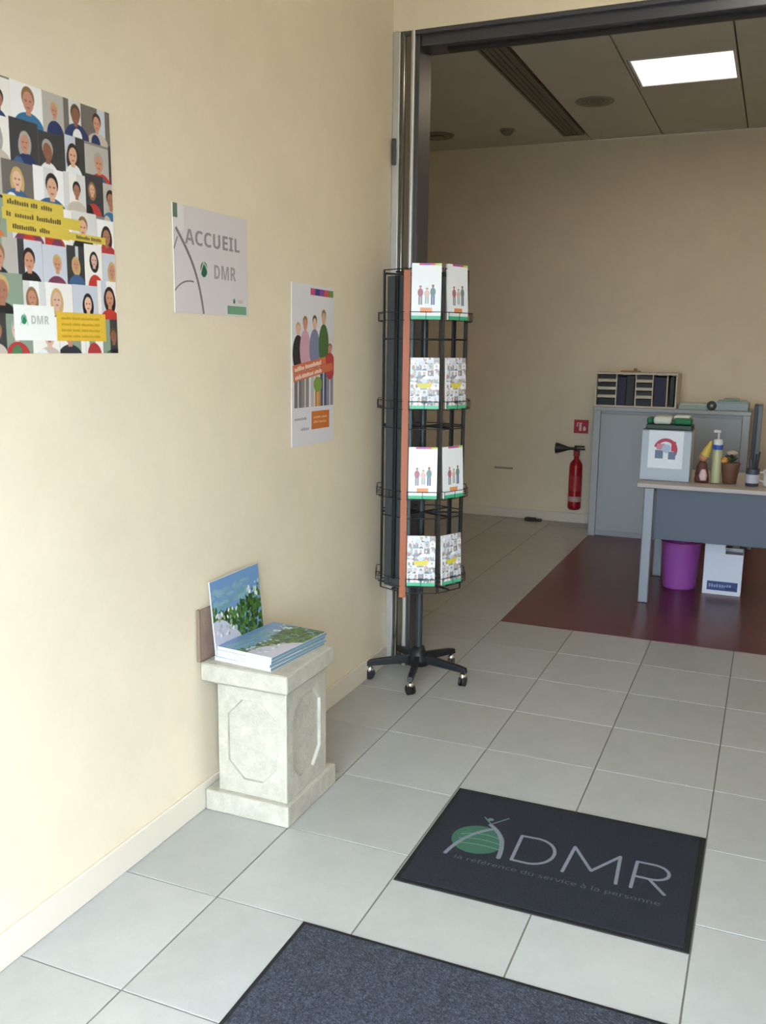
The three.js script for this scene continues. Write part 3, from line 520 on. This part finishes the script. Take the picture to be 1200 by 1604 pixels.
{
  const b = thing('waste_bin', 'translucent purple waste bin under the desk', 'waste bin', [0.845, 0.003, -4.49]);
  const pur = phys({ color: C('#d77be0'), transmission: 0.6, roughness: 0.35, thickness: 0 });
  obj('body', lathe([[0, 0.004], [0.098, 0.004], [0.103, 0.012], [0.122, 0.3], [0.126, 0.302], [0.126, 0.306], [0.119, 0.304], [0.1, 0.014], [0, 0.008]], 40), pur, b);
  obj('rim', new THREE.TorusGeometry(0.124, 0.004, 8, 40).rotateX(Math.PI / 2).translate(0, 0.305, 0), mat('#8e2f78', 0.35), b);
  obj('foot_ring', new THREE.TorusGeometry(0.094, 0.004, 8, 40).rotateX(Math.PI / 2).translate(0, 0.004, 0), mat('#8e3fa8', 0.35), b);
  const bag = new THREE.SphereGeometry(0.088, 20, 14); const p = bag.attributes.position;
  for (let i = 0; i < p.count; i++) { const k = 1 + 0.12 * Math.sin(p.getX(i) * 70 + p.getY(i) * 40) * Math.cos(p.getZ(i) * 60); p.setXYZ(i, p.getX(i) * k, p.getY(i) * k * 0.9, p.getZ(i) * k); }
  bag.computeVertexNormals(); bag.translate(0, 0.1, 0); obj('bin_liner', bag, mat('#d9b4e2', 0.7), b);
  const c = thing('carton', 'white carton with blue printed band and raised flap under desk', 'box', [1.107, 0.003, -4.5]);
  const wh = mat('#dfe5f0', 0.6);
  obj('body', [bx(-0.113, 0.113, 0, 0.006, -0.1, 0.1), bx(-0.113, 0.113, 0.006, 0.262, 0.095, 0.1), bx(-0.113, 0.113, 0.006, 0.262, -0.1, -0.095), bx(-0.113, -0.108, 0.006, 0.262, -0.095, 0.095), bx(0.108, 0.113, 0.006, 0.262, -0.095, 0.095)], wh, c);
  obj('flap', bx(-0.113, 0.008, 0.262, 0.335, 0.095, 0.0985), wh, c);
  obj('contents', bx(-0.106, 0.106, 0.007, 0.24, -0.093, 0.093), mat('#c4ccda', 0.8), c);
  const pr = obj('printed_band', plane(0.18, 0.058), mat('#ffffff', 0.5, 0, { map: canvas(256, 84, (g, w, h) => { g.fillStyle = '#27407c'; g.fillRect(0, 0, w, h); words(g, 16, 22, 34, [[70, 16], [100, 0]], '#8496bf'); g.fillStyle = '#16265a'; g.fillRect(150, 48, 90, 22); }) }), c); pr.position.set(0.003, 0.055, 0.1008);
}
// ---------------------------------------------------------------- things on the desk
const DY = 0.7315;
{
  const b = thing('suggestion_box', 'pale grey carton with a colourful flyer on the desk corner', 'box', [0.742, DY, -4.265]);
  obj('body', bx(-0.142, 0.145, 0, 0.3, -0.1, 0.115, 0.004), mat('#bcc6d0', 0.6), b);
  obj('seam', bx(-0.143, 0.146, 0.296, 0.304, -0.101, 0.1155, 0.002), mat('#8c969f', 0.6), b);
  const fl = obj('flyer', bx(-0.1, 0.1, 0.075, 0.3, 0.115, 0.1165), mat('#eef2f8', 0.6), b);
  const pr = obj('flyer_print', plane(0.196, 0.221), mat('#ffffff', 0.6, 0, { map: canvas(256, 290, (g, w, h) => {
    g.fillStyle = '#eef2f8'; g.fillRect(0, 0, w, h); g.strokeStyle = '#b8485e'; g.lineWidth = 26; g.beginPath(); g.arc(w / 2, h * 0.5, 76, -2.9, 0.9); g.stroke();
    g.fillStyle = '#6f7f9c'; g.fillRect(50, 150, 60, 66); g.fillRect(150, 160, 54, 60); g.fillStyle = '#d98ea0'; g.fillRect(60, 100, 60, 46); g.fillStyle = '#c23f58'; g.fillRect(170, 80, 34, 76); g.fillStyle = '#b9c6dc'; g.beginPath(); g.arc(w * 0.52, h * 0.47, 34, 0, 7); g.fill(); }) }), fl); pr.position.set(0, 0.1875, 0.1169);
  const f = thing('green_bag', 'crumpled green and white bag on top of pale carton', 'bag', [0.742, DY + 0.304, -4.265]);
  obj('tray', bx(-0.125, 0.14, 0, 0.03, -0.08, 0.09, 0.006), mat('#16382a', 0.5), f);
  obj('cloth', [bx(-0.125, -0.09, 0.031, 0.07, -0.05, 0.07, 0.015), bx(0.03, 0.135, 0.031, 0.068, -0.05, 0.085, 0.017)], mat('#1c7148', 0.6), f);
  obj('paper', [bx(-0.088, 0.02, 0.031, 0.075, -0.06, 0.075, 0.018), bx(0.03, 0.12, 0.069, 0.083, -0.06, 0.05, 0.006)], mat('#d9dccf', 0.8), f);
}
{
  const b = thing('pump_bottle', 'clear pump bottle with blue label and white head on desk', 'pump bottle', [1.033, DY, -4.2]);
  obj('bottle', lathe([[0, 0], [0.027, 0.001], [0.029, 0.006], [0.029, 0.19], [0.024, 0.215], [0.012, 0.228], [0, 0.228]], 28), mat('#b9b88f', 0.3), b);
  obj('label', cyl(0.0297, 0.0297, 0.2 - 0.0, 0.226, 0, 0, 28), mat('#3558a8', 0.5), b);
  obj('collar', lathe([[0.014, 0.226], [0.026, 0.228], [0.026, 0.258], [0.01, 0.262], [0.006, 0.262]], 24), mat('#e3e6e4', 0.5), b);
  obj('pump_head', [cyl(0.006, 0.006, 0.26, 0.3, 0, 0, 14), bx(-0.028, 0.012, 0.298, 0.314, -0.009, 0.009, 0.004)], mat('#ded6d2', 0.5), b);
  const s = thing('ornament', 'small brown ornament with a yellow top beside the pale carton', 'ornament', [0.955, DY, -4.2]);
  obj('body', lathe([[0, 0], [0.04, 0.001], [0.042, 0.02], [0.034, 0.07], [0.026, 0.11], [0.014, 0.128], [0, 0.13]], 24), mat('#6a4038', 0.6), s);
  obj('apron', lathe([[0.0, 0.012], [0.02, 0.016], [0.024, 0.045], [0.014, 0.078], [0, 0.082]], 18).translate(0.008, 0, 0.028), mat('#e3c5c8', 0.6), s);
  obj('head', new THREE.SphereGeometry(0.026, 20, 16).translate(0.002, 0.15, 0.004), mat('#c98d6c', 0.6), s);
  const cap = lathe([[0, 0.1], [0.008, 0.09], [0.022, 0.04], [0.028, 0.0], [0, 0.0]], 20); cap.rotateZ(-0.35); cap.translate(0.008, 0.158, 0.0); obj('cap', cap, mat('#d8c05a', 0.6), s);
  obj('arm', bar([-0.022, 0.1, 0.01], [-0.03, 0.05, 0.03], 0.009, 10), mat('#4a2f33', 0.6), s);
  const p = thing('plant_pot', 'brown pot holding dark green leaves beside the pump bottle', 'plant pot', [1.11, DY, -4.22]);
  obj('pot', lathe([[0, 0], [0.038, 0.001], [0.052, 0.11], [0.055, 0.112], [0.055, 0.125], [0.048, 0.125], [0.046, 0.11], [0, 0.108]], 28), mat('#6d4a3a', 0.6), p);
  for (let i = 0; i < 11; i++) { const l = new THREE.SphereGeometry(0.024, 10, 8); l.scale(1, 0.25, 0.55); l.translate(0.024, 0, 0); l.rotateZ(rr(0.2, 1.1)); l.rotateY(i * 2.4); l.translate(0, 0.12 + rr(0, 0.03), 0); obj('leaf', l, mat(pick(['#2f4a34', '#3f5f42', '#26382a', '#6b5b3a']), 0.6), p); }
  obj('blossom', new THREE.SphereGeometry(0.02, 14, 10).translate(-0.035, 0.14, 0.03), mat('#cf9448', 0.6), p);
  obj('blossom', new THREE.SphereGeometry(0.024, 14, 10).scale(1.3, 0.7, 1).translate(0.005, 0.18, 0.0), mat('#b9a99c', 0.7), p);
  const c = thing('pen_cup', 'grey mesh pen cup with pens near the right edge', 'pen cup', [1.235, DY, -4.17]);
  obj('cup', lathe([[0, 0], [0.036, 0.001], [0.038, 0.1], [0.035, 0.1], [0.033, 0.006], [0, 0.005]], 28), mat('#4a4e5c', 0.5, 0.2), c);
  obj('band', cyl(0.0388, 0.0388, 0.02, 0.07, 0, 0, 28), mat('#b8bac6', 0.5), c);
  [[0.01, 0.02, '#14161c', 0.19], [-0.015, 0.005, '#2b2e44', 0.16], [0.0, -0.015, '#3a2f2c', 0.17], [0.02, -0.005, '#191a20', 0.2], [-0.01, -0.016, '#8a8d96', 0.15]].forEach(([x, z, h, L]) => obj('pen', bar([x * 0.6, 0.008, z * 0.6], [x * 1.5, L, z * 1.5], 0.005, 10), mat(h, 0.4), c));
  const k = thing('white_mug', 'white mug at the right edge of the picture', 'mug', [1.335, DY, -4.2]);
  obj('bowl', lathe([[0, 0], [0.034, 0.001], [0.04, 0.01], [0.042, 0.098], [0.039, 0.098], [0.036, 0.012], [0, 0.008]], 30), mat('#e6e2de', 0.35), k);
  obj('handle', tube([[-0.038, 0.08, 0], [-0.064, 0.075, 0], [-0.066, 0.035, 0], [-0.039, 0.024, 0]], 0.005, 20, 8), mat('#e6e2de', 0.35), k);
}
renderer.render(scene, camera);
